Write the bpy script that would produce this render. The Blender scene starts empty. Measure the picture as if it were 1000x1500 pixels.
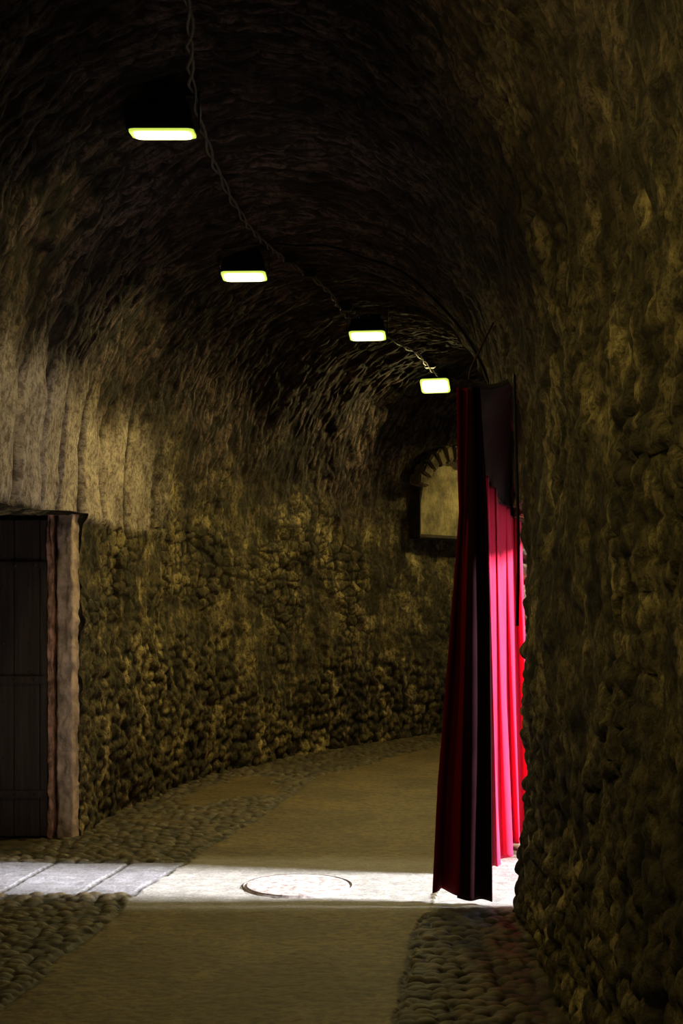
import bpy, bmesh, math, random
import numpy as np
from mathutils import Vector, Matrix
random.seed(3)
sc = bpy.context.scene
sc.view_settings.view_transform = 'Standard'
sc.view_settings.look = 'None'

# ------------------------------------------------------------------ noise
def h2(ix, iy, seed):
    n = (ix.astype(np.int64)*374761393 + iy.astype(np.int64)*668265263 + seed*1442695041) & 0x7fffffff
    n = ((n ^ (n >> 13))*1274126177) & 0x7fffffff
    n = ((n ^ (n >> 16))*668265263) & 0x7fffffff
    n = n ^ (n >> 15)
    return (n & 0xffff)/65535.0
def vnoise(x, y, seed=0):
    ix = np.floor(x); iy = np.floor(y); fx = x-ix; fy = y-iy
    fx = fx*fx*(3-2*fx); fy = fy*fy*(3-2*fy)
    a = h2(ix, iy, seed); b = h2(ix+1, iy, seed); c = h2(ix, iy+1, seed); d = h2(ix+1, iy+1, seed)
    return (a*(1-fx)+b*fx)*(1-fy)+(c*(1-fx)+d*fx)*fy
def fbm(x, y, o=4, seed=0):
    r = 0; a = .5; t = 0
    for k in range(o):
        r = r+a*vnoise(x*2**k+7.3*k, y*2**k+3.1*k, seed+k*17); t += a; a *= .5
    return r/t
def worley(x, y, seed=0, jit=.85):
    ix = np.floor(x); iy = np.floor(y)
    F1 = np.full(x.shape, 9.); F2 = np.full(x.shape, 9.); ID = np.zeros(x.shape)
    for dx in (-1, 0, 1):
        for dy in (-1, 0, 1):
            cx = ix+dx; cy = iy+dy
            px = cx+.5+jit*(h2(cx, cy, seed)-.5); py = cy+.5+jit*(h2(cx, cy, seed+99)-.5)
            d = np.hypot(x-px, y-py); rid = h2(cx, cy, seed+55)
            m = d < F1
            F2 = np.where(m, F1, np.minimum(F2, d)); ID = np.where(m, rid, ID); F1 = np.where(m, d, F1)
    return F1, F2, ID
def sstep(a, b, x):
    t = np.clip((x-a)/(b-a), 0, 1); return t*t*(3-2*t)

# ------------------------------------------------------------------ mesh helper
def grid_mesh(name, P, mat, mask=None, attrs=None, uv=None, flip=False):
    ni, nj = P.shape[:2]
    idx = np.arange(ni*nj).reshape(ni, nj)
    q = np.stack([idx[:-1, :-1], idx[1:, :-1], idx[1:, 1:], idx[:-1, 1:]], -1)
    if flip: q = q[..., ::-1]
    q = q[mask] if mask is not None else q.reshape(-1, 4)
    used, inv = np.unique(q, return_inverse=True)
    q = inv.reshape(-1, 4)
    V = P.reshape(-1, 3)[used]
    me = bpy.data.meshes.new(name)
    me.vertices.add(len(V)); me.vertices.foreach_set('co', V.astype(np.float32).ravel())
    me.loops.add(q.size); me.loops.foreach_set('vertex_index', q.astype(np.int32).ravel())
    me.polygons.add(len(q))
    me.polygons.foreach_set('loop_start', np.arange(0, q.size, 4, dtype=np.int32))
    me.polygons.foreach_set('loop_total', np.full(len(q), 4, dtype=np.int32))
    me.polygons.foreach_set('use_smooth', np.ones(len(q), dtype=bool))
    me.update(calc_edges=True)
    for k, a in (attrs or {}).items():
        at = me.attributes.new(k, 'FLOAT', 'POINT'); at.data.foreach_set('value', a.ravel()[used].astype(np.float32))
    if uv is not None:
        u = me.uv_layers.new(name='UVMap')
        U = uv.reshape(-1, 2)[used][q.ravel()]
        u.data.foreach_set('uv', U.astype(np.float32).ravel())
    ob = bpy.data.objects.new(name, me); sc.collection.objects.link(ob)
    me.materials.append(mat)
    return ob

# ------------------------------------------------------------------ materials
class N:
    def __init__(s, name):
        s.m = bpy.data.materials.new(name); s.m.use_nodes = True
        s.t = s.m.node_tree; s.b = s.t.nodes['Principled BSDF']
    def n(s, ty, **kw):
        x = s.t.nodes.new(ty)
        for k, v in kw.items(): setattr(x, k, v)
        return x
    def l(s, a, b): s.t.links.new(a, b)
    def mix(s, fac, a, b, mode='MIX'):
        x = s.n('ShaderNodeMix', data_type='RGBA', blend_type=mode)
        for sock, v in ((x.inputs[0], fac), (x.inputs[6], a), (x.inputs[7], b)):
            if isinstance(v, (int, float)): sock.default_value = v
            elif isinstance(v, tuple): sock.default_value = (*v, 1)
            else: s.l(v, sock)
        return x.outputs[2]
    def math(s, op, a, b, clamp=False):
        x = s.n('ShaderNodeMath', operation=op); x.use_clamp = clamp
        for i, v in enumerate((a, b)):
            if isinstance(v, (int, float)): x.inputs[i].default_value = v
            else: s.l(v, x.inputs[i])
        return x.outputs[0]
    def ramp(s, f, a, b):
        x = s.n('ShaderNodeMapRange', interpolation_type='SMOOTHSTEP'); x.inputs[1].default_value = a; x.inputs[2].default_value = b
        s.l(f, x.inputs[0]); return x.outputs[0]
    def noise(s, vec, scale, detail=6, rough=.6):
        x = s.n('ShaderNodeTexNoise'); x.inputs['Scale'].default_value = scale; x.inputs['Detail'].default_value = detail
        x.inputs['Roughness'].default_value = rough; s.l(vec, x.inputs['Vector']); return x.outputs['Fac']
    def vor(s, vec, feature='F1'):
        x = s.n('ShaderNodeTexVoronoi', feature=feature); x.inputs['Scale'].default_value = 1; s.l(vec, x.inputs['Vector']); return x
    def mapv(s, vec, scale):
        x = s.n('ShaderNodeMapping'); x.inputs['Scale'].default_value = scale; s.l(vec, x.inputs['Vector']); return x.outputs[0]
    def bump(s, h, strength, dist):
        x = s.n('ShaderNodeBump'); x.inputs['Strength'].default_value = strength; x.inputs['Distance'].default_value = dist
        s.l(h, x.inputs['Height']); s.l(x.outputs[0], s.b.inputs['Normal'])

def simple(name, col, rough=.6, metal=0, bumpsc=None, var=.3, bd=.005):
    m = N(name); tc = m.n('ShaderNodeTexCoord').outputs['Object']
    f = m.ramp(m.noise(tc, bumpsc or 30), .3, .7)
    c = m.mix(f, tuple(x*(1-var) for x in col), tuple(min(1, x*(1+var)) for x in col))
    m.l(c, m.b.inputs['Base Color']); m.b.inputs['Roughness'].default_value = rough; m.b.inputs['Metallic'].default_value = metal
    m.bump(f, .4, bd)
    return m.m

def wall_material(name='rubble_stone'):
    m = N(name)
    uv = m.n('ShaderNodeUVMap', uv_map='UVMap').outputs[0]
    A = lambda k: m.n('ShaderNodeAttribute', attribute_name=k).outputs['Fac']
    hg, va, sid, lt = A('hgt'), A('vault'), A('sid'), A('light')
    big = m.ramp(m.noise(uv, 1.3, 6), .42, .58)
    med = m.ramp(m.noise(uv, 4.0, 9, .68), .44, .56)
    fine = m.noise(uv, 60, 6, .7)
    spk = m.ramp(m.noise(uv, 22, 8, .78), .43, .54)
    drip = m.ramp(m.noise(m.mapv(uv, (3, .7, 1)), 1.6, 7, .65), .43, .57)
    wall = m.mix(big, (.26, .195, .075), (.70, .545, .23))
    wall = m.mix(med, m.mix(.74, wall, (.05, .04, .018)), wall)
    wall = m.mix(drip, wall, m.mix(.68, wall, (.04, .032, .014)))
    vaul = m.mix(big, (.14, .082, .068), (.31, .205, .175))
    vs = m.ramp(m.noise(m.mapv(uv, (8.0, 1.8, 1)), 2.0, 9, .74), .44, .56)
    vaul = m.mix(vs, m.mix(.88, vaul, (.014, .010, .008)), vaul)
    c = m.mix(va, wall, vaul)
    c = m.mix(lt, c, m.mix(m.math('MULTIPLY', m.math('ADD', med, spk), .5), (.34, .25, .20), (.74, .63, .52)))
    c = m.mix(m.ramp(sid, .1, .9), c, m.mix(.55, c, (.03, .024, .015)))
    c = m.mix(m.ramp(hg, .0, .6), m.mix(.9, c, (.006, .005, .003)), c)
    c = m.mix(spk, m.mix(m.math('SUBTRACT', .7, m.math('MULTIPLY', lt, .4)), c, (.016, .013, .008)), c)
    m.l(c, m.b.inputs['Base Color']); m.b.inputs['Roughness'].default_value = .85
    m.b.inputs['Specular IOR Level'].default_value = .25
    h = m.math('ADD', m.math('MULTIPLY', fine, .5), m.noise(uv, 22, 8, .75))
    m.bump(h, .9, .018)
    return m.m
M_wall = wall_material()

def floor_material():
    m = N('cobbles_and_paving')
    uv = m.n('ShaderNodeUVMap', uv_map='UVMap').outputs[0]
    A = lambda k: m.n('ShaderNodeAttribute', attribute_name=k).outputs['Fac']
    cob, slab, sid, jn, pale, pb = A('cob'), A('slab'), A('sid'), A('joint'), A('pale'), A('peb')
    n1 = m.ramp(m.noise(uv, 1.5, 6), .38, .62)
    n2 = m.ramp(m.noise(m.mapv(uv, (5, 12, 1)), 1.5, 8, .74), .43, .57)
    fine = m.noise(uv, 60, 6, .75)
    path = m.mix(n1, (.125, .082, .026), (.215, .150, .055))
    path = m.mix(n2, m.mix(.40, path, (.02, .014, .006)), path)
    path = m.mix(m.ramp(pb, .1, .6), m.mix(.50, path, (.006, .005, .002)), path)
    path = m.mix(m.ramp(fine, .38, .62), m.mix(.4, path, (.012, .009, .005)), path)
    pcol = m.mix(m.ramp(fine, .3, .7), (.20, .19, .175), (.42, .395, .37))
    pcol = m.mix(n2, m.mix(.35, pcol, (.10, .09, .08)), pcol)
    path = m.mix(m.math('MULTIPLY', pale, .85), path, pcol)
    co = m.mix(sid, (.010, .008, .004), (.105, .076, .038))
    sl = m.mix(m.ramp(fine, .35, .65), (.12, .115, .12), (.27, .255, .275))
    sl = m.mix(n2, m.mix(.4, sl, (.08, .07, .06)), sl)
    c = m.mix(cob, path, co); c = m.mix(slab, c, sl); c = m.mix(jn, c, (.02, .016, .012))
    m.l(c, m.b.inputs['Base Color'])
    m.b.inputs['Roughness'].default_value = .55
    m.b.inputs['Specular IOR Level'].default_value = .35
    m.bump(fine, .8, .006)
    return m.m
M_floor = floor_material()

def velvet(name, a, b, sheen, tint=(1, .25, .4, 1)):
    m = N(name); tc = m.n('ShaderNodeTexCoord').outputs['Object']
    f = m.noise(m.mapv(tc, (1, 1, .15)), 40, 5)
    c = m.mix(f, a, b)
    m.l(c, m.b.inputs['Base Color']); m.b.inputs['Roughness'].default_value = .85
    m.b.inputs['Specular IOR Level'].default_value = .08
    m.b.inputs['Sheen Weight'].default_value = sheen; m.b.inputs['Sheen Roughness'].default_value = .3
    m.b.inputs['Sheen Tint'].default_value = tint
    m.bump(m.noise(tc, 300, 2), .3, .002)
    return m.m
M_velvet = velvet('red_velvet_lit', (.40, .009, .032), (.60, .022, .065), .4, (1, .45, .6, 1))  # lit copy of the curtain velvet, brightened for the sunlit folds
M_velvet_d = velvet('red_velvet_shaded', (.12, .002, .007), (.19, .004, .013), .05)  # shaded copy of the same velvet, shade put into the colour
M_velvet_unlit = velvet('red_velvet_unlit', (.012, .001, .002), (.022, .002, .004), .0)  # near-black copy of the velvet, paints the unlit half of the front panel
M_black = simple('black_painted_metal', (.010, .010, .010), .5, .3)
M_iron = simple('rusty_iron', (.06, .04, .03), .6, .7)
M_cable = simple('grey_cable', (.12, .10, .09), .6)
M_plaster = simple('old_plaster', (.42, .35, .17), .9, 0, 4, .6, .04)
M_jamb = simple('dressed_stone', (.56, .41, .30), .85, 0, 7, .5, .02)
M_brick = simple('red_brick_edge', (.50, .27, .17), .85, 0, 14, .6, .02)
M_canvas = simple('dark_canvas', (.028, .020, .013), .95, 0, 5, .5)
M_cover = simple('worn_manhole_iron', (.32, .26, .24), .6, 0, 20, .5)
M_frame = simple('dark_stone', (.05, .04, .025), .9, 0, 8, .5, .02)  # frame stone, much darker than the arch stone
M_arch = simple('arch_stone', (.24, .19, .09), .9, 0, 8, .6, .03)
def wood():
    m = N('dark_old_timber'); tc = m.n('ShaderNodeTexCoord').outputs['Object']
    f = m.ramp(m.noise(m.mapv(tc, (14, 14, .8)), 3, 6, .65), .2, .8)
    m.l(m.mix(f, (.040, .028, .021), (.085, .058, .044)), m.b.inputs['Base Color']); m.b.inputs['Roughness'].default_value = .8
    m.bump(f, .5, .004); return m.m
M_wood = wood()
def emis(name, col, st):
    m = N(name); m.b.inputs['Base Color'].default_value = (.8, .85, .5, 1)
    m.b.inputs['Emission Color'].default_value = (*col, 1)
    m.b.inputs['Emission Strength'].default_value = st; return m.m
M_emis = emis('lamp_glass_lit', (1.0, .98, .50), 3.0)
M_emis2 = emis('lamp_halo', (.62, .80, .10), 1.0)  # emissive colour that paints the yellow-green lamp halo

# ------------------------------------------------------------------ tunnel layout
CX, CY, RO, RI = 9.04, 8.5, 10.8, 7.92
ZS, RISE, PN = 2.15, 1.92, 2.15
yR = [-4, 3, 5.1, 6.95, 8.5]; xR = [.80, .81, .85, .935, 1.12]
def walls_at(y): return -1.76, float(np.interp(y, yR, xR))
def vault_z(X, Y):
    if Y < CY:
        a, b = walls_at(Y); c = (a+b)/2; hw = (b-a)/2; d = abs(X-c)/hw
    else:
        r = math.hypot(X-CX, Y-CY); c = (RO+RI)/2; hw = (RO-RI)/2; d = abs(r-c)/hw
    return ZS+RISE*max(0, 1-min(1, d)**PN)**(1/PN)

ys = np.concatenate([np.arange(-3.5, 2.4, .07), np.arange(2.4, CY, .014)])
th = np.concatenate([np.arange(0, math.radians(50), .0016), np.arange(math.radians(50), math.radians(78), .01)])
S = np.concatenate([ys, CY+th*RO])
Lp = np.concatenate([np.stack([np.full_like(ys, -1.76), ys], -1), np.stack([CX-RO*np.cos(th), CY+RO*np.sin(th)], -1)])
Rp = np.concatenate([np.stack([np.interp(ys, yR, xR), ys], -1), np.stack([CX-RI*np.cos(th), CY+RI*np.sin(th)], -1)])
zw = np.concatenate([[-.12], np.linspace(0, ZS, 145)])
ph = np.linspace(0, math.pi, 280)[1:-1]
fx = np.concatenate([np.zeros(len(zw)), .5-.5*np.sign(np.cos(ph))*np.abs(np.cos(ph))**(2/PN), np.ones(len(zw))])
fz = np.concatenate([zw, ZS+RISE*np.abs(np.sin(ph))**(2/PN), zw[::-1]])
nj = len(fx); nw = len(zw)
P = np.zeros((len(S), nj, 3))
P[..., :2] = Lp[:, None, :]*(1-fx)[None, :, None]+Rp[:, None, :]*fx[None, :, None]
P[..., 2] = fz[None, :]
seg = np.hypot(np.diff(fx)*2.85, np.diff(fz)); Vc = np.concatenate([[0], np.cumsum(seg)])
SS, VV = np.meshgrid(S, Vc, indexing='ij')
left = (fx < .5)[None, :]*np.ones((len(S), 1)); isR = 1-left
P[..., 2] -= .075*sstep(9.1, 7.2, SS)*left*np.exp(-((P[..., 2]-ZS)/.5)**2)
ti = np.gradient(P, axis=0); tj = np.gradient(P, axis=1)
nn = np.cross(tj, ti); nn /= np.linalg.norm(nn, axis=-1, keepdims=True)+1e-9
mid = np.zeros_like(P); mid[..., :2] = ((Lp+Rp)/2)[:, None, :]; mid[..., 2] = 2.0
nn *= np.sign((nn*(mid-P)).sum(-1, keepdims=True))
Zb = P[..., 2]
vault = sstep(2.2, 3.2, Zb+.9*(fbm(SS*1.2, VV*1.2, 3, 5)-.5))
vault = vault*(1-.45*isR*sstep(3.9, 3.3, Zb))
wx = (fbm(SS*2, VV*2, 3, 21)-.5); wy = (fbm(SS*2, VV*2, 3, 31)-.5)
F1, F2, ida = worley((SS+wx*.12)/.19, (VV+wy*.08)/.095, 3)
rub = sstep(0, .22, F2-F1)*(.25+.75*ida)
F1b, F2b, idb = worley((SS+wx*.06)/.085, (VV+wy*.06)/.075, 11)
cobw = np.sqrt(np.clip(1-(F1b/.60)**2, 0, 1))*(.35+.65*idb)
lowmask = sstep(1.5, .5, Zb+1.4*(fbm(SS*.9, VV*.9, 3, 41)-.5))
plast = sstep(.46, .56, fbm(SS*1.4+3, VV*1.5, 5, 61))
hw = rub*.030*(1-.9*plast)*(1-lowmask)+lowmask*cobw*.038+isR*cobw*.010*(1-lowmask)
F1c, F2c, idc = worley((SS+wx*.06)/.075, (VV+wy*.2)/.20, 23)
hv = sstep(0, .28, F2c-F1c)*(.1+.9*idc)*.026
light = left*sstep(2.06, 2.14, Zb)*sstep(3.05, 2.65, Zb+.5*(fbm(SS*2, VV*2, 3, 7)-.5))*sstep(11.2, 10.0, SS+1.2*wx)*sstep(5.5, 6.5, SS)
bl = (SS+.08*wx+.10*(VV-2.2))/.60; bd = np.abs(bl-np.round(bl))*.60
jo = sstep(.02, .09, bd)
hl = jo*.06*(.55+.45*h2(np.floor(bl), bl*0, 9))-.02
far = left*np.exp(-((SS-16.45)/.75)**2)*np.exp(-((Zb-2.9)/.45)**2)  # soft pale patch, paints the lit stone round the far window
rough = (fbm(SS*1.3, VV*1.3, 4, 71)-.5)*.14+(fbm(SS*7, VV*7, 5, 81)-.5)*.06+(fbm(SS*11, VV*6, 4, 87)-.5)*.03*vault
hgt = (hw*(1-vault)+hv*vault)*(1-light)+hl*light
P = P+nn*(hgt+rough*(1-.4*light))[..., None]
sidw = ida*(1-lowmask)+idb*lowmask
sid = (sidw*(1-vault)+idc*vault)*(1-light)
hn = np.maximum((hw*(1-vault)/.030+hv*vault/.026), plast*(1-vault)*(1-lowmask)*.7)
hn = hn*(1-light)+light*jo
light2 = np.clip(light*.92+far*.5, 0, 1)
UV = np.stack([SS, VV], -1)

iA = int(np.searchsorted(S, 6.95)); iB = int(np.searchsorted(S, 9.27))
iC = int(np.searchsorted(S, 4.6)); iD = int(np.searchsorted(S, 9.1))
jRtop = nj-1-int(np.argmax(fz[:nj//2] > 2.10)); jLtop = nw-1
fi, fj = np.meshgrid(np.arange(len(S)-1), np.arange(nj-1), indexing='ij')
openR = (fi >= iA) & (fi < iB) & (fj >= jRtop)
openL = (fi >= iC) & (fi < iD) & (fj < jLtop)
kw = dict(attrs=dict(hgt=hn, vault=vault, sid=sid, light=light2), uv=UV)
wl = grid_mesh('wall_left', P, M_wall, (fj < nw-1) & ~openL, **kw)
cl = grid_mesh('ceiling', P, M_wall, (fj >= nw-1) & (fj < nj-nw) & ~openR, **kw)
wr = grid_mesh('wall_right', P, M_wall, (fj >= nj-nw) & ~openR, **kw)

def extrude(name, edge, vec, n, uv0, mat, amp=.03, seed=1):
    edge = np.array(edge); L = len(edge); t = np.linspace(0, 1, n)
    Q = edge[:, None, :]+t[None, :, None]*np.array(vec)[None, None, :]
    al = np.concatenate([[0], np.cumsum(np.linalg.norm(np.diff(edge, axis=0), axis=1))])
    U, W = np.meshgrid(al, t*np.linalg.norm(vec), indexing='ij')
    g = np.cross(np.gradient(Q, axis=0), np.gradient(Q, axis=1)); g /= np.linalg.norm(g, axis=-1, keepdims=True)+1e-9
    a, b, i = worley(U/.14, W/.12, seed)
    h = sstep(0, .4, b-a)*(.4+.6*i)
    fade = sstep(0, .08, W)
    Q = Q+g*((h*.03+(fbm(U*5, W*5, 4, seed)-.5)*amp)*fade)[..., None]
    return grid_mesh(name, Q, mat, attrs=dict(hgt=h, vault=h*0, sid=i, light=h*0), uv=np.stack([W+uv0, U], -1))
def join(obs, name):
    bpy.ops.object.select_all(action='DESELECT')
    for o in obs: o.select_set(True)
    bpy.context.view_layer.objects.active = obs[0]; bpy.ops.object.join(); obs[0].name = name; obs[0].data.name = name
    return obs[0]
e = [extrude('r1', P[iA, jRtop:][::-1], (.36, 0, 0), 30, 3, M_wall, .02, seed=5),
     extrude('r2', P[iB, jRtop:], (.36, 0, 0), 30, 9, M_wall, .02, seed=6),
     extrude('r3', P[iA:iB+1, jRtop], (.36, 0, 0), 30, 15, M_wall, .02, seed=7)]
join([wr]+e, 'wall_right')
e = [extrude('l1', P[iD, :jLtop+1], (-1.5, 0, 0), 80, 3, M_wall, .02, seed=15),
     extrude('l2', P[iC, :jLtop+1][::-1], (-1.5, 0, 0), 30, 9, M_wall, seed=16),
     extrude('l3', P[iC:iD+1, jLtop][::-1], (-1.5, 0, 0), 60, 15, M_wall, seed=17)]
yy = np.linspace(4.5, 9.2, 120)
e.append(extrude('l4', [(-3.2, y, -.1) for y in yy], (0, 0, 2.45), 60, 21, M_wall, seed=18))
join([wl]+e, 'wall_left')
def cap(name, i):
    ring = P[i]; c = ring.mean(0)
    t = np.linspace(0, 1, 20)
    Q = ring[:, None, :]*(1-t)[None, :, None]+c[None, None, :]*t[None, :, None]
    z = np.zeros(Q.shape[:2])
    return grid_mesh(name, Q, M_wall, attrs=dict(hgt=z+.5, vault=z, sid=z+.5, light=z), uv=Q[..., [0, 2]])
cap('wall_back', 0); cap('wall_far', len(S)-1)

# ------------------------------------------------------------------ floor
gx = np.concatenate([np.arange(-3.4, -2.05, .03), np.arange(-2.05, 1.35, .011), np.arange(1.35, 3.2, .05), np.arange(3.2, 12, .2)])
gy = np.concatenate([np.arange(-3.6, 4.6, .08), np.arange(4.6, 9.5, .009), np.arange(9.5, 12.5, .014), np.arange(12.5, 20, .04)])
X, Y = np.meshgrid(gx, gy, indexing='ij')
pl = np.interp(Y, [0, 5.27, 7.3, 10.1, 12, 14, 16], [-1.4, -1.32, -1.1, -.56, -.25, .75, 2.3])
pr = np.interp(Y, [0, 5.1, 6.3, 6.93, 8, 10.1, 12, 14, 16], [.1, .2, .315, .45, .62, .95, 1.5, 2.4, 4])
wob = .09*(fbm(X*3, Y*3, 4, 5)-.5)
inpath = sstep(-.015, .015, X-pl+wob)*sstep(-.015, .015, pr-X+wob)
slabz = ((Y > 7.32+wob*.3) & (Y < 8.2+wob*.3) & (X < pl)).astype(float)
worn = sstep(.47, .56, fbm(X*2.5, Y*1.6, 4, 44))*((Y > 9.6) & (Y < 12)).astype(float)*sstep(.9, .6, np.abs(X-pl+.35)/.6)
pale = sstep(6.85, 7.1, Y+wob)*sstep(8.5, 8.2, Y+wob)  # pale crossing stone, also lightened to strengthen the sun band
slab = slabz
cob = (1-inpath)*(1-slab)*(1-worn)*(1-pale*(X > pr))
sx = (X-.16*(Y-7.3)+wob*.3+1.41)/.44
jd = np.abs(sx-np.round(sx))*.44
joint = ((jd < .014) | (np.abs(Y-7.33) < .014) | (np.abs(Y-8.19) < .014))*slabz
edge_l = (np.abs(X-pl+wob) < .016)*sstep(.3, .5, fbm(X*8, Y*8, 2, 3)); edge_r = (np.abs(X-pr-wob) < .014)*(Y < 6.9)
joint = np.clip(joint+(edge_l+edge_r)*(Y < 12), 0, 1)
ww = .03*(fbm(X*6, Y*6, 3, 15)-.5)
F1, F2, idf = worley((X+ww)/.072, (Y+ww)/.056, 33, .8)
dome = np.sqrt(np.clip(1-(F1/.66)**2, 0, 1))
G1, G2, idg = worley((X+ww)/.042, (Y+ww)/.028, 53, .9)
peb = np.sqrt(np.clip(1-(G1/.66)**2, 0, 1))*(.3+.7*idg)
Zf = cob*(dome*.032*(.5+.5*idf)-.012)+(1-cob)*(1-slab)*peb*.005*(1-.6*pale)+slab*(.004+.012*(fbm(X*6, Y*6, 4, 2)-.5))-joint*.010
Zf += (fbm(X*.9, Y*.9, 3, 91)-.5)*.02+(fbm(X*12, Y*12, 4, 92)-.5)*.009
G = np.stack([X, Y, Zf], -1)
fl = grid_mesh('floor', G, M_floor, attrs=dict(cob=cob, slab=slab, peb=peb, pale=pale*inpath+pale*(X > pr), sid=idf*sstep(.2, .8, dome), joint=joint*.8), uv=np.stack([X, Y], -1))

# ------------------------------------------------------------------ bmesh helpers
def addbox(bm, c, s, rot=None, bev=0):
    r = bmesh.ops.create_cube(bm, size=1)
    vs = r['verts']
    bmesh.ops.scale(bm, vec=s, verts=vs)
    if rot is not None: bmesh.ops.rotate(bm, cent=(0, 0, 0), matrix=rot, verts=vs)
    bmesh.ops.translate(bm, vec=c, verts=vs)
    if bev:
        es = list({e for v in vs for e in v.link_edges})
        bmesh.ops.bevel(bm, geom=es, offset=bev, segments=2, affect='EDGES')
    return vs
def roundslab(bm, w, d, r, z0, z1, n=6):
    ring = []
    for (sx_, sy, a0) in ((1, 1, 0), (-1, 1, 90), (-1, -1, 180), (1, -1, 270)):
        for k in range(n+1):
            a = math.radians(a0+90*k/n); ring.append((sx_*(w/2-r)+r*math.cos(a), sy*(d/2-r)+r*math.sin(a)))
    lo = [bm.verts.new((x, y, z0)) for x, y in ring]; hi = [bm.verts.new((x, y, z1)) for x, y in ring]
    bm.faces.new(lo[::-1]); bm.faces.new(hi)
    for i in range(len(ring)): bm.faces.new((lo[i], lo[(i+1) % len(ring)], hi[(i+1) % len(ring)], hi[i]))
def obj(name, bm, mat, parent=None, smooth=False):
    me = bpy.data.meshes.new(name); bm.to_mesh(me); bm.free()
    if smooth:
        for p in me.polygons: p.use_smooth = True
    o = bpy.data.objects.new(name, me); sc.collection.objects.link(o); me.materials.append(mat)
    if parent: o.parent = parent
    return o
def tube(name, pts, r, mat, parent=None, res=2):
    cu = bpy.data.curves.new(name, 'CURVE'); cu.dimensions = '3D'; cu.bevel_depth = r; cu.bevel_resolution = res; cu.use_fill_caps = True
    sp = cu.splines.new('POLY'); sp.points.add(len(pts)-1)
    for p, q in zip(sp.points, pts): p.co = (*q, 1)
    cu.materials.append(mat)
    o = bpy.data.objects.new(name, cu); sc.collection.objects.link(o)
    if parent: o.parent = parent
    return o
def smooth_pts(pts, n=8):
    pts = [Vector(p) for p in pts]; out = []
    for i in range(len(pts)-1):
        p0 = pts[max(i-1, 0)]; p1 = pts[i]; p2 = pts[i+1]; p3 = pts[min(i+2, len(pts)-1)]
        for k in range(n):
            t = k/n
            out.append(.5*((2*p1)+(p2-p0)*t+(2*p0-5*p1+4*p2-p3)*t*t+(3*p1-p0-3*p2+p3)*t**3))
    out.append(pts[-1]); return out

# ------------------------------------------------------------------ flood lights
def flood(x, y, z, tilt, yaw, watt, roll=0, spread=155):
    e = bpy.data.objects.new('flood_light', None); sc.collection.objects.link(e); e.empty_display_size = .1
    e.location = (x, y, z)
    R = Matrix.Rotation(math.radians(yaw), 4, 'Z')
    T = Matrix.Rotation(math.radians(-tilt), 4, 'X') @ Matrix.Rotation(math.radians(-roll), 4, 'Y')
    def place(o, tilted=True):
        o.parent = e
        o.matrix_local = (R @ T if tilted else R)
    bm = bmesh.new()
    vs = addbox(bm, (0, 0, .075), (.30, .21, .11))
    for v in vs:
        if v.co.z > .08: v.co.x *= .88; v.co.y *= .76
    bmesh.ops.bevel(bm, geom=list(bm.edges), offset=.008, segments=2, affect='EDGES')
    for k in range(9): addbox(bm, (-.1+k*.025, 0, .138), (.006, .13, .03))
    roundslab(bm, .315, .205, .035, .006, .03)
    place(obj('housing', bm, M_black))
    bm = bmesh.new(); roundslab(bm, .305, .195, .035, -.004, .0065)
    place(obj('halo_rim', bm, M_emis2))  # added glowing rim, stands in for the halo round the glass
    bm = bmesh.new(); roundslab(bm, .270, .160, .04, -.012, -.002)
    place(obj('glass', bm, M_emis))
    l = bpy.data.lights.new('led_array', 'AREA'); l.shape = 'RECTANGLE'; l.size = .27; l.size_y = .16
    l.energy = watt; l.color = (1, .80, .29); l.spread = math.radians(spread)
    lo = bpy.data.objects.new('led_array', l); sc.collection.objects.link(lo); lo.parent = e
    lo.matrix_local = R @ T @ Matrix.Translation((0, 0, -.014))
    top = vault_z(x, y)-z+.03
    bm = bmesh.new()
    bt = max(.17, top-.04)
    for sx_ in (-1, 1):
        addbox(bm, (sx_*.172, 0, .03+(bt-.03)/2), (.006, .03, bt-.0), bev=.001)
    addbox(bm, (0, 0, bt), (.35, .03, .008)); addbox(bm, (0, 0, bt+.02), (.09, .07, .05), bev=.006)
    place(obj('bracket', bm, M_black), False)
    bm = bmesh.new()
    addbox(bm, (.06, .03, .17), (.1, .07, .05), bev=.008)
    place(obj('driver_box', bm, M_black))
    return e
for a in [(-.85, 6.5, 3.80, -7, 0, 7.5, 0, 140), (-.67, 9.4, 3.80, 5, -2, 23, 0, 148), (.22, 11.55, 3.80, 12, -6, 34), (.98, 14.3, 3.80, 40, -14, 26, 0, 140),
          (2.75, 15.6, 3.80, 0, -45, 38), (-.85, 3.6, 3.78, 0, 0, 10.5, 42, 150), (-.6, .7, 3.8, 0, 0, 12, 20)]:  # first entry here: unseen lamp added round the bend to light the far wall
    flood(*a)

# cables on the vault
def vp(x, y, d=.07): return (x, y, vault_z(x, y)-d)
cab = [(-.6, -1), (-.62, 2), (-.60, 4.2), (-.62, 5.5), (-.69, 6.3), (-.70, 7.4), (-.62, 8.6), (-.50, 9.25), (-.38, 9.8), (-.12, 10.7), (.02, 11.5), (.3, 12.3), (.72, 13.3), (1.05, 14.3), (1.7, 15.0), (2.6, 15.6)]
k1 = [Vector(vp(x, y, .06+.03*random.random())) for x, y in cab]
ca = bpy.data.objects.new('ceiling_cable', None); sc.collection.objects.link(ca)
pa = smooth_pts(k1, 14)
pa1 = [p+Vector((.012*math.sin(i*.8), 0, .012*math.cos(i*.8))) for i, p in enumerate(pa)]
pa2 = [p+Vector((-.016*math.sin(i*.8+.5), 0, -.016*math.cos(i*.8+.5))) for i, p in enumerate(pa)]
tube('strand_1', pa1, .007, M_cable, ca); tube('strand_2', pa2, .007, M_cable, ca)
k2 = []
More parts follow.
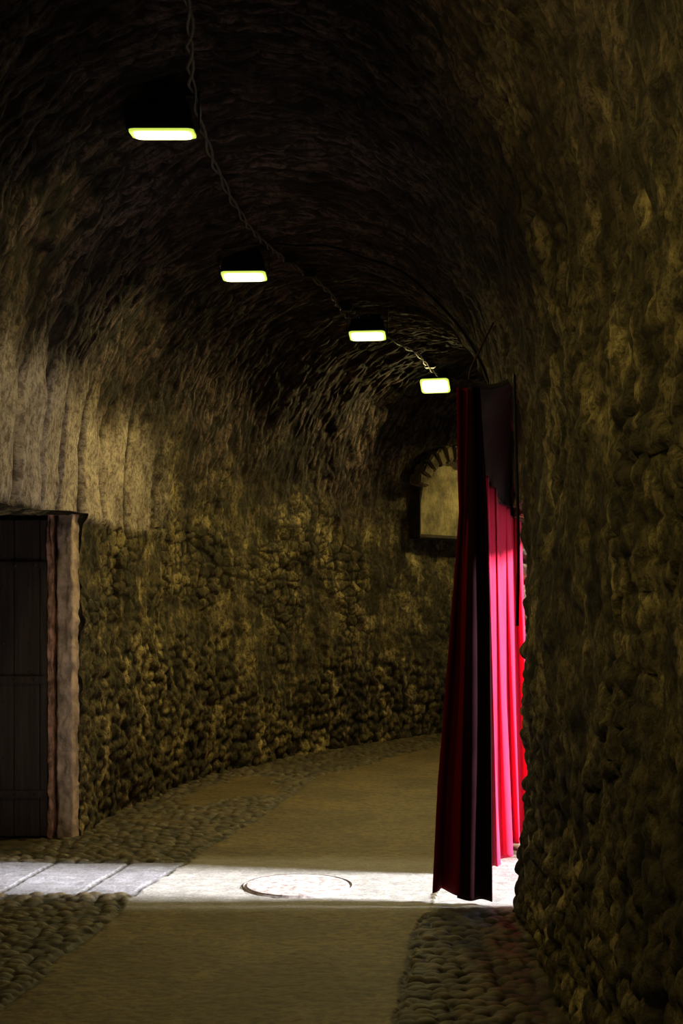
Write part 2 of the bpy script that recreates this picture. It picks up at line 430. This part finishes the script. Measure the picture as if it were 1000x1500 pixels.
for t in np.linspace(0, 1, 30):
    x = -.45+t*1.55; y = 9.2+.1*math.sin(t*5)
    k2.append(vp(x, y, .09+.01*math.sin(t*20)))
tube('strand_3', smooth_pts(k2, 4), .010, M_black, ca)
tube('strand_4', smooth_pts([vp(-.45, 9.2), vp(-.72, 9.15), (-.86, 9.3, 3.95), (-.84, 9.4, 3.92)], 6), .006, M_black, ca)
k3 = [(1.02, 8.9, 2.95), (1.03, 8.3, 2.86), (.97, 7.6, 2.80), (.88, 6.95, 2.74), (.87, 6.86, 2.55), (.885, 6.84, 1.9), (.88, 6.84, 1.45)]
tube('strand_5', smooth_pts(k3, 6), .008, M_black, ca)
bm = bmesh.new()
for (x, y) in [(-.36, 9.75), (-.24, 10.2), (.03, 11.4), (.9, 13.9)]:
    addbox(bm, vp(x, y, .06), (.11, .09, .06), bev=.01)
obj('junction_boxes', bm, M_black, ca)

# ------------------------------------------------------------------ curtains
def sheet(name, fn, nu, nv, parent, mat=None, th=.006):
    U, V = np.meshgrid(np.linspace(0, 1, nu), np.linspace(0, 1, nv), indexing='ij')
    Q = np.stack(fn(U, V), -1)
    o = grid_mesh(name, Q, mat or M_velvet, uv=np.stack([U, V], -1))
    md = o.modifiers.new('cloth_thickness', 'SOLIDIFY'); md.thickness = th; md.offset = 0
    o.parent = parent
    return o
cur = bpy.data.objects.new('red_velvet_curtain', None); sc.collection.objects.link(cur)
zt = [.06, .617, 1.50, 2.04, 2.21, 2.68]
xl_ = [.469, .497, .568, .610, .603, .596]; xm_ = [.60, .612, .628, .640, .645, .655]; xr_ = [.775, .772, .765, .752, .742, .712]
def flapL(U, V):
    Z = .065+V*(2.68-.065)
    a = np.interp(Z, zt, xl_); b = np.interp(Z, zt, xm_)+.02
    x = a+(b-a)*U+.006*np.sin(U*2*math.pi*1.6)
    am = np.interp(Z, [0, 1.5, 2.68], [.050, .036, .02])
    y = 7.10+am*np.cos(U*2*math.pi*1.25+2.9)+.006*np.sin(V*11+U*5)-.02*U
    return x, y, Z+.008*np.sin(U*6)*(1-V)
def flapR(U, V):
    Z = .035+V*(2.68-.035)
    a = np.interp(Z, zt, xm_); b = np.interp(Z, zt, xr_)
    x = a+(b-a)*U
    am = np.interp(Z, [0, 1.5, 2.68], [.032, .025, .015])
    y = 7.05+am*np.cos(U*2*math.pi*1.25+.5)+.004*np.sin(V*9+U*4)
    return x, y, Z-.010*U*(1-V)
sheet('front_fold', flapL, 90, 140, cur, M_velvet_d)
sheet('front_fold_unlit', flapR, 90, 140, cur, M_velvet_unlit)  # right half of the front panel, its shade put into the colour
def lit(U, V):
    ax, ay, bx, by = .79, 7.80, 1.17, 9.06
    top = 2.30-.22*U**.9
    z = .045+V*(top-.045)
    ph_ = U*2*math.pi*3.8+.5*np.sin(V*2.0)+1.2*np.sin(U*7)
    s = np.sin(ph_); am = (.030+.055*(1-V))*(1+.35*np.sin(U*9))
    off = am*(np.sign(s)*np.abs(s)**.8)+.009*np.sin(ph_*2.7+V*3)
    L = math.hypot(bx-ax, by-ay); nx, ny = (by-ay)/L, -(bx-ax)/L
    al = .07*np.sin(2*ph_)
    x = ax+(bx-ax)*U+nx*off+(bx-ax)/L*al+.012*(1-V)
    y = ay+(by-ay)*U+ny*off+(by-ay)/L*al
    return x, y, z+.010*np.sin(U*23)*(1-V)
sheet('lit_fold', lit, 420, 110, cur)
def ret(U, V):
    z = .04+V*(2.06-.04)
    x = 1.16+.15*U+.012*np.sin(U*14+V); y = 9.10+.06*U+.03*np.sin(U*2*math.pi*1.5)
    return x, y, z
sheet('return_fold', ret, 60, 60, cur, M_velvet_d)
wpts = [(.60, 7.03, 2.70), (.69, 7.10, 2.69), (.75, 7.45, 2.47), (.79, 7.8, 2.31), (.98, 8.45, 2.19), (1.17, 9.06, 2.09), (1.36, 9.18, 2.08)]
wire = smooth_pts(wpts, 8)
tube('hanging_wire', wire, .008, M_iron, cur)
tube('hook_chain', smooth_pts([(.66, 7.08, 2.69), (.665, 7.08, 2.76), (.70, 7.12, 2.84), (.80, 7.2, 3.04)], 5), .005, M_iron, cur)
bm = bmesh.new()
for i in range(2, len(wire)-1, 2):
    m = Matrix.Translation(wire[i]) @ Matrix.Rotation(math.radians(80), 4, 'X')
    bmesh.ops.create_cone(bm, cap_ends=False, segments=14, radius1=.018, radius2=.018, depth=.006, matrix=m)
obj('wire_rings', bm, M_iron, cur)
wl_ = smooth_pts([(.92, 7.00, 2.74), (.94, 7.1, 2.76), (.97, 7.45, 2.80), (1.0, 7.8, 2.82), (1.07, 8.45, 2.74), (1.14, 9.06, 2.60), (1.24, 9.18, 2.5)], 8)
nW = len(wire)
Q = np.zeros((nW, 20, 3))
for i in range(nW):
    for j in range(20):
        t = j/19; p = wire[i].lerp(wl_[i], t); Q[i, j] = (p.x, p.y, p.z-.05*math.sin(math.pi*t)+.012*math.sin(i*.9+t*6))
o = grid_mesh('canvas_canopy', Q, M_canvas); o.parent = cur
md = o.modifiers.new('cloth_thickness', 'SOLIDIFY'); md.thickness = .006

# ------------------------------------------------------------------ timber door in the alcove
door = bpy.data.objects.new('wooden_door', None); sc.collection.objects.link(door)
bm = bmesh.new(); x = -3.0
while x < -1.96:
    w = min(.17, -1.93-x); addbox(bm, (x+w/2, 8.99, 1.06), (w-.004, .045, 2.08), bev=.004); x += .17
obj('planks', bm, M_wood, door)
bm = bmesh.new()
for z in (.3, 1.05, 1.8):
    addbox(bm, (-2.46, 8.955, z), (1.04, .012, .05), bev=.003)
    for k in range(8): bmesh.ops.create_icosphere(bm, subdivisions=1, radius=.012, matrix=Matrix.Translation((-2.92+k*.13, 8.948, z)))
for k in range(60):
    bmesh.ops.create_icosphere(bm, subdivisions=1, radius=.008, matrix=Matrix.Translation((-2.95+.17*(k % 6)+.05, 8.966, .15+.19*(k//6))))
obj('straps_and_nails', bm, M_wood, door)
fr = bpy.data.objects.new('door_frame', None); sc.collection.objects.link(fr)
def stonestrip(name, x0, x1, mat, yf, seed):
    U, V = np.meshgrid(np.linspace(0, 1, 22), np.linspace(0, 1, 240), indexing='ij')
    zz = V*2.15; n = fbm(U*2+seed, zz*4, 4, seed)-.5; n2 = fbm(U*3+seed, zz*18, 4, seed+5)-.5
    edge = np.minimum(U, 1-U)
    x = x0+(x1-x0)*U+n*.05*(1-2*np.abs(U-.5))+n2*.022
    y = yf+.09*(1-sstep(0, .2, edge))+n*.04+n2*.02
    o = grid_mesh(name, np.stack([x, y, zz-.01], -1), mat); o.parent = fr
stonestrip('brick_edge', -1.94, -1.89, M_brick, 8.965, 3)
stonestrip('stone_jamb', -1.895, -1.745, M_jamb, 8.985, 8)

# manhole cover
bm = bmesh.new()
bmesh.ops.create_cone(bm, cap_ends=True, segments=48, radius1=.285, radius2=.28, depth=.012)
bmesh.ops.create_cone(bm, cap_ends=False, segments=48, radius1=.310, radius2=.30, depth=.010)
for i in range(-3, 4):
    for j in range(-3, 4):
        if i*i+j*j < 10: addbox(bm, (i*.07, j*.07, .006), (.04, .04, .002), bev=.0008)
mc = obj('manhole_cover', bm, M_cover); mc.location = (-.24, 7.52, .005)

# blocked window on the far wall
def polar(r, t): return (CX-r*math.cos(t), CY+r*math.sin(t))
bw = bpy.data.objects.new('blocked_window', None); sc.collection.objects.link(bw)
t0 = math.radians(42.2); px, py = polar(RO-.05, t0)
bw.location = (px, py, 0)
dirv = Vector((math.sin(t0), math.cos(t0), 0)); inw = Vector((math.cos(t0), -math.sin(t0), 0))
bm = bmesh.new()
prof = [(-.40, 2.3), (.5, 2.3), (.5, 2.84)]+[(.05+.45*math.cos(a), 2.84+.30*math.sin(a)) for a in np.linspace(0, math.pi, 16)[1:-1]]+[(-.40, 2.84)]
vs = [bm.verts.new(dirv*u+inw*(.05+max(0, z-2.4)*.22)+Vector((0, 0, z))) for u, z in prof]
f = bm.faces.new(vs); r = bmesh.ops.extrude_face_region(bm, geom=[f])
bmesh.ops.translate(bm, vec=-inw*.25, verts=[v for v in r['geom'] if isinstance(v, bmesh.types.BMVert)])
obj('plaster_panel', bm, M_plaster, bw)
rot = Matrix(((dirv.x, inw.x, 0), (dirv.y, inw.y, 0), (0, 0, 1)))
bm = bmesh.new()
for c_, s_ in (((-.43, .05, 2.56), (.05, .16, .6)), ((.03, .05, 2.27), (.95, .16, .05))):
    addbox(bm, rot @ Vector(c_), s_, rot=rot, bev=.015)
obj('stone_frame', bm, M_frame, bw)
bm = bmesh.new()
for k in range(11):     # rough voussoirs round the arch
    a = math.pi*(k+.5)/11
    u = .05+.53*math.cos(a); z = 2.84+.38*math.sin(a)
    rr = rot @ Matrix.Rotation(-(a-math.pi/2), 3, 'Y')
    addbox(bm, rot @ Vector((u, .05+max(0, z-2.4)*.22, z)), (.125, .16, .17+.03*random.random()), rot=rr, bev=.02)
obj('arch_stones', bm, M_arch, bw)

# ------------------------------------------------------------------ light
def sun(e, a, strength, angle):
    l = bpy.data.lights.new('daylight_sun', 'SUN'); l.energy = strength; l.angle = math.radians(angle); l.color = (.92, .94, 1)
    o = bpy.data.objects.new('daylight_sun', l); sc.collection.objects.link(o)
    d = Vector((-math.cos(math.radians(e))*math.cos(math.radians(a)), math.cos(math.radians(e))*math.sin(math.radians(a)), -math.sin(math.radians(e))))
    o.rotation_euler = d.to_track_quat('-Z', 'Y').to_euler(); o.location = (6, 7, 5)
sun(30, 6.0, 28, 11)
w = bpy.data.worlds.new('sky'); sc.world = w; w.use_nodes = True
bg = w.node_tree.nodes['Background']; bg.inputs[0].default_value = (.75, .83, 1, 1); bg.inputs[1].default_value = .9

# ------------------------------------------------------------------ camera
cam = bpy.data.cameras.new('camera'); co = bpy.data.objects.new('camera', cam); sc.collection.objects.link(co)
co.location = (0, 0, 1.6); co.rotation_euler = (math.radians(90), 0, 0)
cam.sensor_fit = 'VERTICAL'; cam.sensor_height = 36; cam.sensor_width = 24; cam.lens = 48; cam.shift_y = 123/1500
cam.clip_start = .05
sc.camera = co
